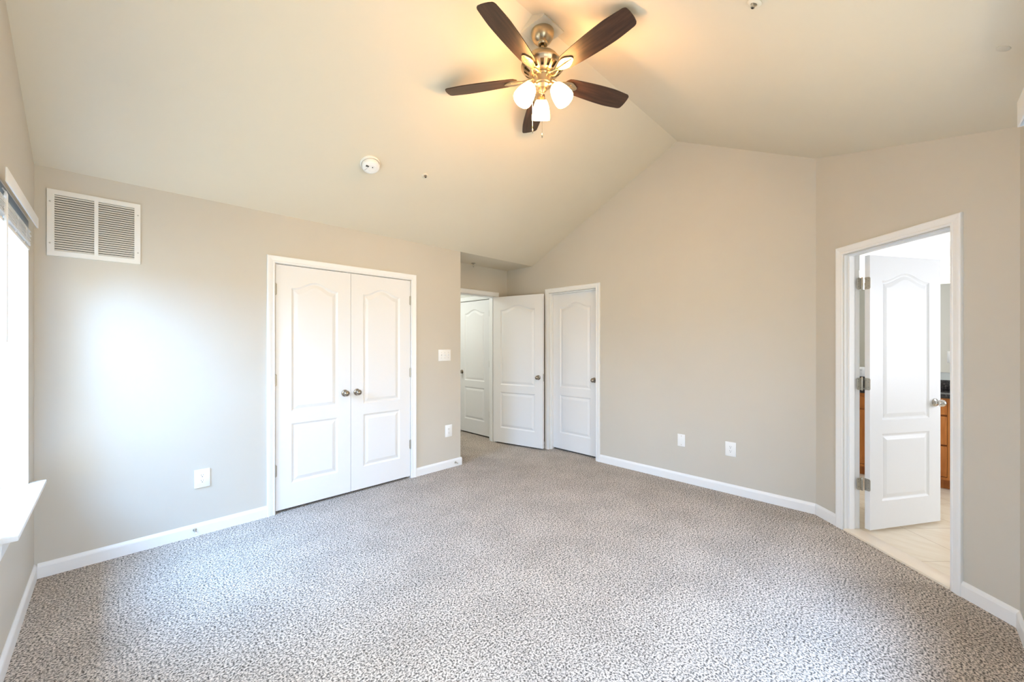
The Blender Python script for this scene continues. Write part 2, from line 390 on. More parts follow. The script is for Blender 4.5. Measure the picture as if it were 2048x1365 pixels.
# ------------------------------------------------------------------ trim: casings, jambs, baseboards
CW = 0.058
PROF = [(0.0, 0.0), (0.0, -0.010), (0.004, -0.013), (0.012, -0.014), (0.016, -0.011), (0.021, -0.0125), (0.040, -0.017), (0.051, -0.018), (0.056, -0.016), (CW, -0.012), (CW, 0.0)]
def casing(mb, x0, x1, h, side=1, y=0.0, skip=None):
    rv = 0.005; a, b, t = x0-rv, x1+rv, h+rv
    n = len(PROF); vs = []
    for k in range(4):
        for d, o in PROF:
            o = y+o*side
            if k == 0: vs.append((a-d, o, 0.0))
            elif k == 1: vs.append((a-d, o, t+d))
            elif k == 2: vs.append((b+d, o, t+d))
            else: vs.append((b+d, o, 0.0))
    fs = []
    for k in range(3):
        for i in range(n):
            i2 = (i+1) % n; fs.append((k*n+i, k*n+i2, (k+1)*n+i2, (k+1)*n+i))
    fs += [tuple(range(n)), tuple(3*n+i for i in range(n))]
    mb.add(vs, fs)
def door_trim(n, fr, x0, x1, h, thick, stop_y, label, both=True, jt=0.012):
    t = thing('trim_%d' % n, label, 'door frame', L(fr, (x0+x1)/2), fr[1], None, 'structure')
    w = (x1-x0)/2
    c = MB(); casing(c, -w, w, h); c.build('casing', M['trim'], t)
    if both:
        c = MB(); casing(c, -w, w, h, -1, thick); c.build('casing', M['trim'], t)
    j = MB()
    e = .0006
    j.box(-w-e, 0, 0, -w+e, thick, h).box(w-e, 0, 0, w+e, thick, h).box(-w-e, 0, h-e, w+e, thick, h+e)
    if stop_y:
        s0, s1 = stop_y
        j.box(-w, s0, 0, -w+jt, s1, h-jt).box(w-jt, s0, 0, w, s1, h-jt).box(-w, s0, h-jt, w, s1, h)
    j.build('jamb', M['trim'], t)
    return t
door_trim(1, FC, CO[0], CO[1], CO[2], 0.12, (0.045, 0.08), 'white moulded casing around the double closet doors', False)
door_trim(2, FB, BO[0], BO[1], BO[2], 0.115, (0.035, 0.072), 'white casing around the narrow closed door on the gable wall', False)
door_trim(3, FE, EO[0], EO[1], EO[2], 0.115, (0.045, 0.08), 'white casing around the open entry doorway in the alcove')
door_trim(4, FA, AO[0], AO[1], AO[2], 0.11, (0.030, 0.066), 'white casing around the bathroom doorway on the right')
door_trim(5, ((XH, 0), -PI/2), -5.10, -4.385, 2.064, 0.12, None, 'white casing around the hall door', False)

def baseboard(name, fr, x0, x1, label, y=0.0):
    p = [(0, 0), (-0.013, 0), (-0.013, 0.066), (-0.011, 0.074), (-0.006, 0.082), (-0.003, 0.088), (0, 0.088)]
    n = len(p)
    vs = [(x0, a+y, b) for a, b in p]+[(x1, a+y, b) for a, b in p]
    mb = MB().add(vs, [tuple(range(n)), tuple(range(n, 2*n))]+[(i, (i+1) % n, n+(i+1) % n, n+i) for i in range(n)])
    return tag(mb.build(name, M['trim'], None, L(fr), fr[1]), label, 'baseboard', None, 'structure')
baseboard('baseboard_closet_left', FC, XW+.013, CO[0]-.005-CW, 'white baseboard left of the closet doors')
baseboard('baseboard_closet_right', FC, CO[1]+.005+CW, XA+.013, 'short white baseboard between closet doors and alcove corner')
baseboard('baseboard_window', FW, YR+.013, YC, 'white baseboard under the window at the left edge')
baseboard('baseboard_alcove_left', FAL, YC, YA, 'white baseboard on the hidden alcove side wall')
baseboard('baseboard_alcove_back', FE, EO[1]+.005+CW, XB-.013, 'bit of white baseboard beside the entry casing')
baseboard('baseboard_behind_door', FB, -YA, BO[0]-.005-CW, 'white baseboard behind the open entry door')
baseboard('baseboard_back', FB, BO[1]+.005+CW, -0.542+.005, 'long white baseboard along the gable wall')
baseboard('baseboard_angled_left', FA, -.005, AO[0]-.005-CW, 'short white baseboard left of the bathroom doorway')
baseboard('baseboard_angled_right', FA, AO[1]+.005+CW, ZA0-ZA1+.005, 'white baseboard right of the bathroom doorway')
baseboard('baseboard_right', FR, -3.14, -XW, 'white baseboard at the far right edge')

# ------------------------------------------------------------------ doors
LH0, LH1 = 0.022, 2.056
def arch(u):                      # u in -1..1 across the panel
    a = abs(u)/0.96
    return 0.5*(1+math.cos(PI*a)) if a < 1 else 0.0
def leaf_mesh(w, t=0.035, st=0.118):
    mb = MB(); x0, x1 = st, w-st; cx = w/2; NA = 28
    panels = [(0.227, 0.727, 0.0), (0.829, 1.870, 0.062)]     # bottom, shoulder, arch rise
    def loop(p, d, y):
        b, s, r = p
        a0, a1 = x0+d, x1-d; pts = [(a0, y, b+d), (a1, y, b+d)]
        if r == 0: pts += [(a1, y, s-d), (a0, y, s-d)]
        else:
            for k in range(NA+1):
                u = 1-2*k/NA
                pts.append((cx+u*(a1-a0)/2, y, s-d+r*arch(u)))
        return pts
    for face, sg in ((0.0, 1), (t, -1)):
        def P(x, z): return (x, face, z)
        quads = [[P(0,LH0),P(x0,LH0),P(x0,LH1),P(0,LH1)], [P(x1,LH0),P(w,LH0),P(w,LH1),P(x1,LH1)],
                 [P(x0,LH0),P(x1,LH0),P(x1,panels[0][0]),P(x0,panels[0][0])],
                 [P(x0,panels[0][1]),P(x1,panels[0][1]),P(x1,panels[1][0]),P(x0,panels[1][0])]]
        for qd in quads: mb.add(qd, [(0,1,2,3)])
        top = loop(panels[1], 0, face)[2:]
        for a, b in zip(top, top[1:]):
            mb.add([a, b, (b[0], face, LH1), (a[0], face, LH1)], [(0,1,2,3)])
        for p in panels:
            loops = [loop(p, d, face+sg*y) for d, y in ((0, 0), (0.004, 0.003), (0.014, 0.0085), (0.022, 0.0085), (0.026, 0.007), (0.046, 0.0015), (0.050, 0.001))]
            n = len(loops[0])
            for la, lb in zip(loops, loops[1:]):
                mb.add(la+lb, [(i, (i+1) % n, n+(i+1) % n, n+i) for i in range(n)])
            mb.add(loops[-1], [tuple(range(n))])
    e = [((0,LH0),(w,LH0)), ((w,LH0),(w,LH1)), ((w,LH1),(0,LH1)), ((0,LH1),(0,LH0))]
    for (a, b), (c, d) in e: mb.add([(a,0,b),(c,0,d),(c,t,d),(a,t,b)], [(0,1,2,3)])
    return mb
def knob(parent, x, z, t=0.035, sides=(1,), m='pewter', r=0.027):
    prof = [(0.0, 0.0), (0.031, 0.0), (0.032, 0.003), (0.029, 0.008), (0.018, 0.011), (0.0125, 0.014), (0.0115, 0.021), (0.015, 0.026), (0.022, 0.030), (0.0265, 0.037), (0.0275, 0.044), (0.0255, 0.052), (0.021, 0.059), (0.0135, 0.065), (0.006, 0.0675), (0.0, 0.068)]
    for s in sides:
        T = Matrix.Translation((x, 0 if s > 0 else t, z)) @ Matrix.Rotation(PI/2 if s > 0 else -PI/2, 4, 'X')
        MB().lathe(prof, 28, T).build('knob', M[m], parent)
HZ = (0.352, 1.100, 1.850)
def small_hinge(parent, x, y, z, leafdir):
    mb = MB()
    mb.lathe([(0.0, -.050), (0.003, -.050), (0.0045, -.046), (0.0065, -.044), (0.0065, .044), (0.0045, .046), (0.003, .050), (0.0, .050)], 14, Matrix.Translation((x, y-.004, z)))
    mb.box(min(x, x+leafdir*.010), y-.0025, z-.044, max(x, x+leafdir*.010), y-.0005, z+.044)
    mb.build('hinge', M['hinge'], parent)
def make_door(n, label, loc, rot, w):
    t = thing('door_%d' % n, label, 'door', loc, rot, None, 'structure')
    leaf_mesh(w).build('leaf', M['door'], t)
    return t
# closet pair
wl = 0.6195
d = make_door(1, 'left leaf of the white double closet doors', (CO[0]+.003, YC+.004, 0), 0, wl)
knob(d, wl-0.055, 0.945, sides=(1,))
for z in HZ: small_hinge(d, -.002, 0, z, 1)
MB().rbox(wl-.075, .004, LH1, wl-.035, .030, LH1+.006, .001).build('roller_catch', M['screw'], d)
d = make_door(2, 'right leaf of the white double closet doors', (CO[1]-.003-wl, YC+.004, 0), 0, wl)
knob(d, 0.055, 0.945, sides=(1,))
for z in HZ: small_hinge(d, wl+.002, 0, z, -1)
MB().rbox(.035, .004, LH1, .075, .030, LH1+.006, .001).build('roller_catch', M['screw'], d)
# narrow door in the gable wall, set back in its frame
wb = BO[1]-BO[0]-.006
d = make_door(3, 'narrow closed white door set in the gable wall', L(FB, BO[0]+.003, 0, 0.074), FB[1], wb)
knob(d, wb-0.062, 0.955)
# entry door, open towards the gable wall
al = math.radians(12.2)
d = make_door(4, 'white entry door standing open in the alcove', (3.797, 4.168, 0), -PI/2+al, 0.79)
knob(d, 0.79-.062, 0.955, sides=(1, -1), r=.026)
MB().box(.7895, .006, .905, .7915, .029, 1.005).box(.79, .012, .945, .800, .023, .966).build('latch_plate', M['steel'], d)
for z in HZ: MB().lathe([(0, -.048), (.0065, -.046), (.0065, .046), (0, .048)], 12, Matrix.Translation((-.006, .034, z))).box(-.004, .006, z-.044, -.001, .034, z+.044).build('hinge', M['hinge'], d)
# hall door
d = make_door(5, 'white hall door glimpsed through the entry doorway', (XH+.004, 5.10-.003, 0), -PI/2, 0.709)
knob(d, 0.055, 0.955)
for z in HZ: small_hinge(d, 0.711, 0, z, -1)
# bathroom door, swung into the bathroom
PIN = (2.618, 2.972); ang = math.radians(103)
dv = (math.sin(ang), -math.cos(ang)); nv = (-math.cos(ang), -math.sin(ang))
cor = (PIN[0]+.014*dv[0]+.043*nv[0], PIN[1]+.014*dv[1]+.043*nv[1])
wx = Vector(sl(*dv)).normalized()
d = make_door(6, 'white bathroom door standing open in the right doorway', sl(*cor), math.atan2(wx.y, wx.x), 0.711)
knob(d, 0.711-.060, 0.945, sides=(1, -1), m='steel')
for z in HZ:
    h = MB(); px, py = -.014, .043
    h.lathe([(0, -.052), (.004, -.050), (.0065, -.046), (.0065, -.016)], 14, Matrix.Translation((px, py, z)))
    h.lathe([(.0065, -.015), (.0065, .015)], 14, Matrix.Translation((px, py, z)), True, True)
    h.lathe([(.0065, .016), (.0065, .046), (.004, .050), (0, .053)], 14, Matrix.Translation((px, py, z)))
    hx = h.build('hinge', M['hinge'], d)
    def plate(T):      # rounded plate from the pin outwards along +x, facing -y
        pts = []; wd, hh, rr = .040, .045, .012
        pts += [(0, -hh)]
        for cx_, cz_, a0 in ((wd-rr, -hh+rr, -PI/2), (wd-rr, hh-rr, 0)):
            for k in range(5):
                a = a0+k*PI/8; pts.append((cx_+rr*math.cos(a), cz_+rr*math.sin(a)))
        pts += [(0, hh)]
        return MB().prism(pts, -.001, .001, T @ Matrix.Rotation(PI/2, 4, 'X'))
    def screws(T):
        mb = MB()
        for sx, sz in ((.012, .030), (.028, .016), (.012, -.030), (.028, -.022), (.030, .034)):
            mb.lathe([(0, 0), (.0032, 0), (.0032, -.0018), (0, -.0018)], 10, T @ Matrix.Translation((sx, 0, sz)) @ Matrix.Rotation(-PI/2, 4, 'X'))
        return mb
    # leaf side: on the edge face of the leaf, looking at the doorway; jamb side: on the jamb
    for nm, dx in (('leaf_plate', Vector((.014, -.043+.004, 0))), ('jamb_plate', Vector((-.974, .225, 0)))):
        dx.normalize()
        nrm = Vector((dx.y, -dx.x, 0))
        if nrm.y > 0 or (nm == 'leaf_plate' and nrm.x > 0): nrm = -nrm
        T = basis(dx, -nrm, Vector((0, 0, 1)), (px, py, z))
        if nm == 'leaf_plate': T = basis(Vector((0,-1,0)), Vector((1,0,0)), Vector((0,0,1)), (-.001, .036, z))
        p_ = plate(T); p_.build('hinge_plate', M['hinge'], hx)
        screws(T @ Matrix.Translation((0, -.001, 0))).build('screw', M['screw'], hx)

# ------------------------------------------------------------------ ceiling fan
FX, FY = 1.956, YRG
fan = thing('ceiling_fan', 'brushed nickel five-blade ceiling fan with dark walnut blades and three lit shades', 'ceiling fan', (FX, FY, HR))
def hz(h): return h-HR
b = MB(); a = .098
b.hexa([(-a,-a,hz(3.415)),(a,-a,hz(3.415)),(a,a,hz(3.415)),(-a,a,hz(3.415)),(-a,-a,hz(3.424)),(a,-a,hz(3.424)),(a,a,hz(3.424)),(-a,a,hz(3.424))])
b.add([(-a,-a,hz(3.424)),(a,-a,hz(3.424)),(a,0,hz(3.468)),(-a,0,hz(3.468)),(a,a,hz(3.424)),(-a,a,hz(3.424))], [(0,1,2,3),(3,2,4,5),(1,4,2),(0,3,5)])
b.build('mounting_block', M['ceiling'], fan)
b = MB().lathe([(0.0, hz(3.414)), (.074, hz(3.414)), (.075, hz(3.408)), (.074, hz(3.395)), (.069, hz(3.378)), (.060, hz(3.362)), (.048, hz(3.350)), (.036, hz(3.342)), (.034, hz(3.334)), (.030, hz(3.330)), (.024, hz(3.331)), (.022, hz(3.345)), (0.0, hz(3.352))], 40)
b.build('canopy', M['fanmetal'], fan)
MB().lathe([(.0127, hz(3.36)), (.0127, hz(3.24))], 16).lathe([(.021, hz(3.285)), (.021, hz(3.255))], 20, None, True, True).build('downrod', M['fanmetal'], fan)
mo = MB().lathe([(0.0, hz(3.272)), (.030, hz(3.271)), (.060, hz(3.266)), (.088, hz(3.254)), (.104, hz(3.238)), (.111, hz(3.218)), (.112, hz(3.206)), (.118, hz(3.202)), (.133, hz(3.198)), (.1385, hz(3.192)), (.1385, hz(3.186)), (.132, hz(3.181))], 48)
mo.build('motor_housing', M['fanmetal'], fan)
# slotted bowl below
sb = MB(); NS = 16
def ring(r0, h0, r1, h1, a0, a1, n=4):
    vs = []; fs = []
    for k in range(n+1):
        q = a0+(a1-a0)*k/n
        vs += [(r0*math.cos(q), r0*math.sin(q), hz(h0)), (r1*math.cos(q), r1*math.sin(q), hz(h1))]
    for k in range(n): fs.append((2*k, 2*k+1, 2*k+3, 2*k+2))
    sb.add(vs, fs, True)
BR = [(.134, 3.181), (.126, 3.172), (.119, 3.166), (.088, 3.143), (.078, 3.137), (.060, 3.132)]
for k in range(NS):
    a0 = 2*PI*k/NS; a1 = 2*PI*(k+1)/NS; am = a0+(a1-a0)*0.52
    for i in range(len(BR)-1):
        if i == 2: ring(*BR[2], *BR[3], a0, am)
        else: ring(*BR[i], *BR[i+1], a0, a1)
so = sb.build('vented_bowl', M['fanmetal'], fan)
MB().lathe([(.126, hz(3.183)), (.100, hz(3.164)), (.066, hz(3.146)), (.058, hz(3.137))], 40).build('inner_core', M['fandark'], so)
# hub and switch housing
MB().lathe([(0.0, hz(3.137)), (.066, hz(3.137)), (.067, hz(3.122)), (.060, hz(3.118)), (.058, hz(3.112)), (0.0, hz(3.112))], 40).build('flywheel', M['fanmetal'], fan)
MB().lathe([(0.0, hz(3.114)), (.062, hz(3.114)), (.064, hz(3.109)), (.062, hz(3.104)), (.061, hz(3.078)), (.059, hz(3.072)), (.052, hz(3.069)), (.050, hz(3.060)), (.030, hz(3.048)), (.026, hz(3.034)), (.014, hz(3.027)), (.006, hz(3.018)), (0.0, hz(3.016))], 40).build('switch_housing', M['fanmetal'], fan)
# blades
HB = 3.118; PT = math.radians(13.0)
def blade_mesh():
    mb = MB(); r0, r1 = .165, .654; pts = []
    def half(r):
        t = (r-r0)/(r1-r0)
        w = .048+.022*math.sin(min(1, t/0.72)*PI/2)-.012*max(0, (t-.72)/.28)**1.3
        return w
    N = 26; up = []; lo = []
    for k in range(N+1):
        r = r0+(r1-r0)*k/N; w = half(r)
        if r < r0+.045: w *= math.sqrt(max(0.02, 1-((r0+.045-r)/.045)**2))*0.35+0.65 if r > r0 else .55
        e = r1-r
        up.append((r, w)); lo.append((r, -w))
    up[-1] = (r1-.014, up[-1][1]); lo[-1] = (r1-.014, lo[-1][1])
    wt = half(r1)
    tip = [(r1-.006, wt*.93), (r1-.001, wt*.80), (r1+.003, wt*.4), (r1+.004, 0), (r1+.003, -wt*.4), (r1-.001, -wt*.80), (r1-.006, -wt*.93)]
    out = up+tip+lo[::-1]
    n = len(out); T = Matrix.Rotation(-PT, 4, 'X'); th = .0055
    mb.prism(out, -th/2, th/2, T)
    return mb
def iron_mesh():
    mb = MB(); T = Matrix.Rotation(-PT, 4, 'X')
    # leaf-shaped plate under the blade root with a raised rib
    pl = []
    for k in range(13):
        t = k/12; r = .125+.125*t; w = .012+.024*math.sin(PI*min(1, t*1.02)**1.25)*(1 if t < .97 else .55)
        pl.append((r, w))
    out = pl+[(.256, .0)]+[(r, -w) for r, w in pl[::-1]]
    mb.prism(out, -.0105, -.0035, T)
    mb.tube([T @ Vector((.13, 0, -.011)), T @ Vector((.19, 0, -.0125)), T @ Vector((.245, 0, -.011))], [.006, .007, .003], 8)
    # twin curved arms from the flywheel
    for s in (-1, 1):
        mb.tube([(.055, s*.016, -.002), (.075, s*.021, -.010), (.100, s*.019, -.016), (.128, s*.010, -.012)], [.007, .0075, .007, .006], 10)
    for px_, py_ in ((.205, .014), (.205, -.014), (.232, 0)):
        mb.lathe([(0, -.0135), (.0045, -.0125), (.005, -.0105)], 10, T @ Matrix.Translation((px_, py_, 0)))
    return mb
bl0 = None
for k in range(5):
    al = math.radians(45-(-5+72*k))
    if bl0 is None:
        bl0 = blade_mesh().build('blade', M['walnut'], fan); ir0 = iron_mesh().build('blade_iron', M['fanmetal'], fan)
        bl, ir = bl0, ir0
    else:
        bl = bl0.copy(); C.objects.link(bl); bl.parent = fan
        ir = ir0.copy(); C.objects.link(ir); ir.parent = fan
    for o in (bl, ir):
        o.location = (0, 0, hz(HB)); o.rotation_euler = (0, 0, al)
# three lit glass shades on short arms
TL = math.radians(33)
SP = [(.026, 0.0), (.034, -.004), (.043, -.018), (.051, -.040), (.057, -.066), (.0605, -.092), (.0615, -.112), (.0605, -.122)]
sh0 = None
for k in range(3):
    al = math.radians(45-120*k)
    if sh0 is None:
        T = Matrix.Translation((.088, 0, hz(3.034))) @ Matrix.Rotation(-TL, 4, 'Y')
        inner = [(r-.003, z) for r, z in SP[::-1]]
        arm = MB().tube([(.040, 0, hz(3.066)), (.062, 0, hz(3.066)), (.079, 0, hz(3.056)), (.088, 0, hz(3.040))], .0085, 12)
        arm.lathe([(0.0, .020), (.016, .019), (.022, .012), (.026, .004), (.029, -.003), (.031, -.010)], 24, T)
        ar0 = arm.build('shade_arm', M['fanmetal'], fan)
        sh0 = MB().lathe(SP+inner, 32, T).build('lamp_shade', M['shade_glass'], fan)
        bu0 = MB().lathe([(0.0, -.020), (.014, -.022), (.016, -.040), (.026, -.060), (.029, -.076), (.026, -.090), (.014, -.101), (0.0, -.104)], 20, T).build('bulb', M['shade_glass'], sh0)
        sh, ar, bu = sh0, ar0, bu0
    else:
        sh = sh0.copy(); C.objects.link(sh); sh.parent = fan
        bu = bu0.copy(); C.objects.link(bu); bu.parent = sh
        ar = ar0.copy(); C.objects.link(ar); ar.parent = fan
    for o in (sh, ar): o.rotation_euler = (0, 0, al)
for (lt, zz, hb) in ((-.062, .045, 2.785), (.002, .060, 2.762)):
    x, y = (zz+lt)/S2, (zz-lt)/S2
    r = math.hypot(x, y); ex, ey = x/r*.055, y/r*.055
    c = MB().tube([(ex, ey, hz(3.085)), (x, y, hz(3.078)), (x, y, hz(hb+.03))], .0014, 6)
    c.tube([(x, y, hz(hb+.032)), (x, y, hz(hb+.024)), (x, y, hz(hb+.006)), (x, y, hz(hb))], [.0015, .004, .0045, .002], 10)
    c.build('pull_chain', M['steel'], fan)

# ------------------------------------------------------------------ ceiling bits
slope_l = math.atan((HR-HK)/(YC-YRG)); slope_r = math.atan((HR-HK)/(YRG-YR))
def on_ceiling(name, label, cat, x, y):
    o = thing(name, label, cat, (x, y, ceil_h(y)))
    if y > YC: o.location.z = HK
    else: o.rotation_euler = (-slope_l if y > YRG else slope_r, 0, 0)
    return o
sd = on_ceiling('smoke_detector', 'round white smoke detector on the left ceiling slope', 'smoke detector', 1.414, 2.986)
MB().lathe([(0, 0), (.074, 0), (.075, -.006), (.073, -.016), (.069, -.020)], 40).build('base', M['plastic'], sd)
MB().lathe([(.066, -.018), (.067, -.030), (.064, -.044), (.058, -.050), (.046, -.0525), (.044, -.0515), (.030, -.0545), (.028, -.0535), (.012, -.0555), (0, -.0555)], 40).build('cover', M['plastic'], sd)
sl_ = MB()
for k in range(4): sl_.box(-.046+k*.006, -.016, -.0565, -.043+k*.006, -.002, -.051)
sl_.build('sounder_grille', M['dark'], sd)
MB().lathe([(0, -.0575), (.004, -.0572), (.005, -.054)], 12, Matrix.Translation((.004, -.012, 0))).build('indicator', M['dark'], sd)
MB().tube([(-.032, .003, -.0535), (-.030, .014, -.0530), (-.034, .028, -.0525), (-.040, .040, -.0505)], .0012, 6).build('cover_seam', M['screw'], sd)
def sprinkler(label, x, y, em='cream', k=0.42, dr=.009):
    o = on_ceiling('sprinkler_head', label, 'fire sprinkler', x, y); o['group'] = 'ceiling sprinkler heads'
    MB().lathe([(.012, .002), (.029, -.001), (.030, -.004), (.024, -.008), (.014, -.010), (.012, -.004)], 28).build('escutcheon', M[em], o)
    f = MB().lathe([(0, 0), (.009, 0), (.009, -.018*k), (.006, -.022*k), (0, -.022*k)], 16)
    for s in (-1, 1): f.tube([(s*.006, 0, -.018*k), (s*.011, 0, -.028*k), (s*.007, 0, -.042*k), (0, 0, -.047*k)], .0022, 8)
    f.build('frame', M['nickel'], o)
    MB().lathe([(0, -.047*k), (dr, -.047*k), (dr, -.047*k-.0025), (0, -.047*k-.0025)], 20).build('deflector', M['hinge'], o)
    MB().lathe([(0, -.047*k-.002), (.0055, -.047*k-.002), (.005, -.047*k-.0045), (0, -.047*k-.005)], 14).build('fusible_link', M['dark'], o)
sprinkler('sprinkler head on the left ceiling slope beside the smoke detector', 1.878, 2.930)
sprinkler('sprinkler head at the top edge on the right ceiling slope', 1.967, 0.4745)
sprinkler('sprinkler head hanging under the flat alcove ceiling', 3.353, 4.075, 'hinge', 1.0, .008)
cp = on_ceiling('cover_plate', 'faint round painted plate on the right ceiling slope near the corner', 'cover plate', 2.404, -0.254)
M['plate'] = paint('plate_paint', (0.62, 0.562, 0.448), 0.75)
MB().lathe([(0, 0), (.021, 0), (.0205, -.0018), (.018, -.003), (0, -.003)], 32).build('disc', M['plate'], cp)

# ------------------------------------------------------------------ return air vent
vt = thing('return_air_vent', 'white two-column louvred return air grille high on the closet wall', 'air vent', L(FC, -.082, 1.936), 0)
vw, vh = .206, .402
mg = .030
f = MB()
for (a0, b0, a1, b1) in ((-vw, 0, -vw+mg, vh), (vw-mg, 0, vw, vh), (-vw+mg, 0, vw-mg, mg), (-vw+mg, vh-mg, vw-mg, vh), (-.009, mg, .009, vh-mg)):
    f.box(a0, -.010, b0, a1, -.001, b1)
f.build('frame', M['grille'], vt)
MB().box(-vw+mg, -.0012, mg, vw-mg, -.0004, vh-mg).build('duct_backing', M['dark'], vt)  # flat black sheet stands in for the darkness behind the louvres
NL = 24; step = (vh-2*mg)/NL
for c0, c1 in ((-vw+mg, -.009), (.009, vw-mg)):
    lv = MB()
    for k in range(NL):
        z = mg+step*(k+.05)
        lv.hexa([(c0,-.0098,z),(c1,-.0098,z),(c1,-.0088,z),(c0,-.0088,z),(c0,-.0030,z+step*.80),(c1,-.0030,z+step*.80),(c1,-.0020,z+step*.80),(c0,-.0020,z+step*.80)])
    lv.build('louvres', M['grille'], vt)
for sx in (-1, 1):
    for z in (.075, vh-.075):
        MB().lathe([(0, 0), (.0045, 0), (.004, .0015), (0, .002)], 12, Matrix.Translation((sx*(vw-.012), -.010, z)) @ Matrix.Rotation(PI/2, 4, 'X')).build('screw', M['paintscrew'], vt)

# ------------------------------------------------------------------ wall plates
def plate_(mb, w, h): mb.rbox(-w/2, -.0065, -h/2, w/2, -.0002, h/2, .0030)
def outlet(fr, x, z, label, w=.093, h=.134):
    t = thing('wall_outlet', label, 'outlet', L(fr, x, z), fr[1]); t['group'] = 'duplex outlets'
    p = MB(); plate_(p, w, h); p.build('face_plate', M['plastic'], t)
    for s in (-1, 1):
        pts = []
        for k in range(24):
            a = 2*PI*k/24; pts.append((max(-.0155, min(.0155, .0175*math.cos(a))), .0165*math.sin(a)))
        T = Matrix.Translation((0, -.0065, s*.0195)) @ Matrix.Rotation(PI/2, 4, 'X')
        r = MB().prism(pts, -.001, .0022, T).build('receptacle', M['plastic'], t)
        sl2 = MB().box(-.0075, -.0092, s*.0195+.001, -.0055, -.0086, s*.0195+.009).box(.0050, -.0092, s*.0195+.002, .0070, -.0086, s*.0195+.008)
        sl2.lathe([(0, 0), (.0028, 0), (.0028, .0006), (0, .0006)], 12, Matrix.Translation((0, -.0086, s*.0195-.007)) @ Matrix.Rotation(PI/2, 4, 'X'))
        sl2.build('slots', M['dark'], r)
    MB().lathe([(0, 0), (.0035, 0), (.003, .0012), (0, .0014)], 12, Matrix.Translation((0, -.0065, 0)) @ Matrix.Rotation(PI/2, 4, 'X')).build('screw', M['vinyl'], t)
    return t
outlet(FC, .456, .412, 'white duplex outlet on the closet wall left of the closet doors')
outlet(FC, 2.665, .418, 'white duplex outlet below the three-gang light switch')
outlet(FB, -1.181, .415, 'white duplex outlet on the gable wall, right of the blank plate')
cpz = thing('blank_wall_plate', 'narrow white blank plate low on the gable wall', 'wall plate', L(FB, -1.637, .420), FB[1])
p = MB(); plate_(p, .076, .124); p.build('face_plate', M['plastic'], cpz)
for z in (-.044, .044): MB().lathe([(0, 0), (.0036, 0), (.003, .0012), (0, .0014)], 12, Matrix.Translation((0, -.0065, z)) @ Matrix.Rotation(PI/2, 4, 'X')).build('screw', M['hinge'], cpz)
sw = thing('light_switch', 'white three-gang light switch beside the alcove corner', 'light switch', L(FC, 2.610, 1.272), 0)
p = MB(); plate_(p, .165, .127); p.build('face_plate', M['plastic'], sw)
for k, up in ((-1, 1), (0, -1), (1, 1)):
    tg = MB().box(k*.046-.006, -.0072, -.0125, k*.046+.006, -.0064, .0125)
    tg.hexa([(k*.046-.0045,-.0068,-.006),(k*.046+.0045,-.0068,-.006),(k*.046+.0045,-.0068,.006),(k*.046-.0045,-.0068,.006),(k*.046-.0038,-.019,up*.008-.003),(k*.046+.0038,-.019,up*.008-.003),(k*.046+.0038,-.019,up*.008+.003),(k*.046-.0038,-.019,up*.008+.003)])
    tg.build('toggle', M['vinyl'], sw)
    for z in (-.030, .030): MB().lathe([(0, 0), (.0032, 0), (.003, .0012), (0, .0014)], 10, Matrix.Translation((k*.046, -.0065, z)) @ Matrix.Rotation(PI/2, 4, 'X')).build('screw', M['hinge'], sw)

# ------------------------------------------------------------------ door stops on the baseboards
def door_stop(fr, x, z, label):
    t = thing('door_stop', label, 'door stop', L(fr, x, z, -.013), fr[1]); t['group'] = 'spring door stops'
    T = Matrix.Rotation(PI/2, 4, 'X')
    MB().lathe([(0, 0), (.012, 0), (.011, .003), (.006, .006), (0, .006)], 18, T).build('base', M['hinge'], t)
    n = 90; pts = []
    for k in range(n+1):
        a = 2*PI*9*k/n; r = .0052-.001*k/n
        pts.append((r*math.cos(a), -.004-.055*k/n, r*math.sin(a)-.004*(k/n)**2))
    MB().tube(pts, .0011, 5).build('spring', M['hinge'], t)
    MB().lathe([(0, 0), (.0065, 0), (.0075, .004), (.007, .012), (.004, .015), (0, .0155)], 16, Matrix.Translation((0, -.057, -.004)) @ T).build('tip', M['rubber'], t)
door_stop(FC, .412, .050, 'spring door stop on the baseboard left of the closet doors')
door_stop(FC, 2.752, .046, 'spring door stop on the baseboard at the alcove corner')
door_stop(FB, -3.458, .050, 'door stop tucked behind the open entry door')

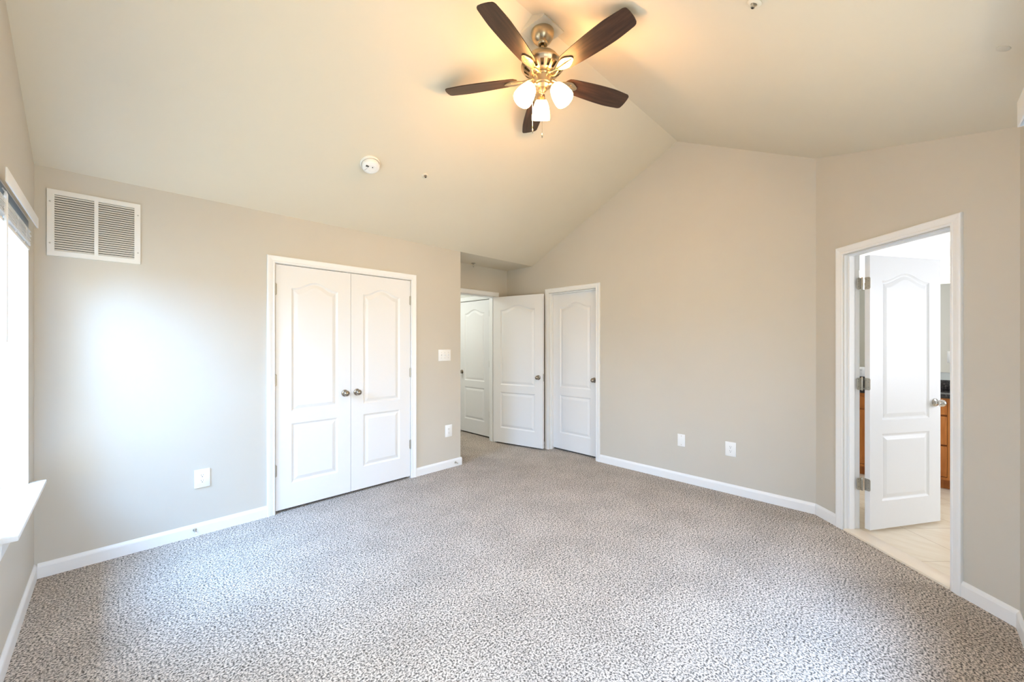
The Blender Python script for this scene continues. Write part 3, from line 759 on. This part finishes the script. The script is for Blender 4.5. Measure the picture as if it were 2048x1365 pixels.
# ------------------------------------------------------------------ window blinds
def blind(fr, xc, ztop, width, label, valance, wand_x, val_z, stack_bottom, prot=.036):
    t = thing('window_blind', label, 'window blind', L(fr, xc, ztop), fr[1]); w = width/2
    hr = MB().box(-w+.006, -.002, -.050, w-.006, .002, 0).box(-w+.006, .002, -.050, w-.006, .045, -.047).box(-w+.006, .042, -.050, w-.006, .045, 0)
    hr.build('headrail', M['headrail'], t)
    v0, v1 = valance
    va = MB().rbox(v0, -prot, val_z[0], v1, -prot+.006, val_z[1], .0015)
    if prot > .05:
        for e in (v0, v1-.006): va.rbox(e, -prot+.005, val_z[0], e+.006, -.001, val_z[1], .001)
        va.rbox(v0, -prot, val_z[1]-.006, v1, -.001, val_z[1], .001)
    va.build('valance', M['plastic'], t)
    rnd = random.Random(7)
    zz = -.062; ns = 22; dz = (zz-stack_bottom-.02)/ns
    slt = MB()
    for k in range(ns):
        z = zz-dz*k; tl = rnd.uniform(-.13, .13); off = rnd.uniform(-.007, .005); ex = rnd.uniform(-.016, .008)
        T = Matrix.Translation((0, .018+off, z)) @ Matrix.Rotation(tl, 4, 'X') @ Matrix.Rotation(rnd.uniform(-.006, .006), 4, 'Y')
        slt.box(-w+.008, -.0245, -.0012, w-.004+ex, .0245, .0012, T)
    slt.build('slats', M['plastic'], t)
    MB().rbox(-w+.008, -.006, stack_bottom, w-.006, .044, stack_bottom+.016, .003).build('bottom_rail', M['plastic'], t)
    for x in (-w*.62, 0, w*.62):
        MB().tube([(x, -.004, -.050), (x, -.011, -.07), (x, -.009, stack_bottom+.03), (x, .004, stack_bottom)], .0016, 6).build('ladder_cord', M['plastic'], t)
    wd = MB().tube([(wand_x, -.003, -.018), (wand_x, -.012, -.034)], .0025, 8)
    wd.tube([(wand_x, -.012, -.030), (wand_x, -.012, -.044), (wand_x, -.012, -.64), (wand_x, -.012, -.67)], [.003, .0068, .0068, .006], 6)
    wd.build('wand', M['plastic'], t)
    return t
blind(FW, (W1[0]+W1[1])/2, W1[3]-.013, W1[1]-W1[0]-.026, 'raised white slat blind with tilt wand at the left window', (-.475, .444), -.314, (-.029, .029), -.160)
blind(FR, -(W2[0]+W2[1])/2, W2[3]-.013, W2[1]-W2[0]-.026, 'white blind valance at the right edge below the ceiling', (-.525, .50), .30, (.015, .115), -.185, .084)

# ------------------------------------------------------------------ bathroom furniture
XF = 5.60
vc = thing('vanity_cabinet', 'orange-brown maple vanity cabinet behind the bathroom door', 'cabinet', (XF, 0, 0), -PI/2)
# local x = -Y, y = depth
y0, y1 = -.90, 1.15
MB().box(y0, .018, .10, y1, .54, .878).build('body', M['oak'], vc)
MB().box(y0, .075, .002, y1, .54, .10).build('toe_kick', M['oak'], vc)
def raised(mb, a, b, z0, z1):
    mb.rbox(a, -.004, z0, b, .016, z1, .003)
    if b-a > .12 and z1-z0 > .15:
        mb.hexa([(a+.05,-.004,z0+.05),(b-.05,-.004,z0+.05),(b-.05,-.004,z1-.05),(a+.05,-.004,z1-.05),(a+.075,-.012,z0+.075),(b-.075,-.012,z0+.075),(b-.075,-.012,z1-.075),(a+.075,-.012,z1-.075)])
FF = MB()
for a, b_ in ((y0, y0+.04), (-.50-.03, -.50+.01), (-.115, -.085), (.255, .36), (.72, .77), (y1-.04, y1)): FF.box(a, 0, .125, b_, .018, .845)
FF.box(y0, .0, .845, y1, .018, .878).box(y0, .0, .10, y1, .018, .125)
FF.build('face_frame', M['oak'], vc)
for a, b_ in ((-.85, -.535), (-.485, -.12), (.365, .715), (.775, 1.105)):
    m = MB(); raised(m, a, b_, .13, .70); m.build('door', M['oak'], vc)
    m = MB(); raised(m, a, b_, .72, .842); m.build('drawer', M['oak'], vc)
for z0, z1 in ((.13, .42), (.435, .705), (.72, .842)):
    m = MB(); raised(m, -.08, .252, z0, z1); dd = m.build('drawer', M['oak'], vc)
    MB().lathe([(0, .03), (.012, .028), (.015, .022), (.008, .012), (.006, .0)], 16, Matrix.Translation((.086, -.012, (z0+z1)/2)) @ Matrix.Rotation(PI/2, 4, 'X'), ).build('pull', M['nickel'], dd)
ct = thing('vanity_countertop', 'black speckled granite countertop on the maple vanity', 'countertop', (XF, 0, .88), -PI/2)
MB().rbox(y0, -.022, .0, y1, .549, .04, .004).build('slab', M['granite'], ct)
MB().rbox(y0, .528, .04, y1, .549, .14, .003).build('backsplash', M['granite'], ct)
mr = thing('wall_mirror', 'wide frameless mirror on the bathroom wall over the granite counter', 'mirror', (XV, 0, 1.10), -PI/2)
MB().box(y0+.02, -.006, 0, y1-.05, -.001, .93).build('mirror_glass', M['mirror'], mr)
vl = thing('vanity_light', 'bright white vanity light bar above the bathroom mirror', 'wall lamp', (XV, 0, 2.06), -PI/2)
MB().rbox(-.55, -.03, .06, .55, -.001, .15, .006).build('back_plate', M['plastic'], vl)
for k in range(4):
    x = -.42+.28*k
    MB().tube([(x, -.03, .105), (x, -.09, .105), (x, -.10, .14)], .008, 10).build('arm', M['nickel'], vl)
    MB().lathe([(.024, .03), (.034, .02), (.048, -.03), (.058, -.09), (.062, -.11)], 24, Matrix.Translation((x, -.10, .15))).build('lamp_shade', M['vanity_glass'], vl)
outlet(((XV, 0), -PI/2), .315, 1.262, 'white outlet added on the bathroom mirror for a reflected switch plate', .075, .12).location.x -= .006  # plate added in place of a switch plate's reflection
outlet(((XV, 0), -PI/2), -.398, 1.075, 'white outlet seen in the hinge gap of the bathroom door', .075, .11).location.x -= .0065
# unseen hall lamp, added to brighten the hall door
hl = thing('added_hall_lamp', 'unseen round flush lamp added to light the hall', 'ceiling lamp', (2.80, 5.25, HK))
MB().lathe([(0, 0), (.15, 0), (.155, -.012), (.150, -.02)], 32).build('base', M['nickel'], hl)
MB().lathe([(.146, -.016), (.138, -.045), (.11, -.072), (.06, -.088), (0, -.092)], 32).build('lamp_shade', M['hall_fill_glass'], hl)
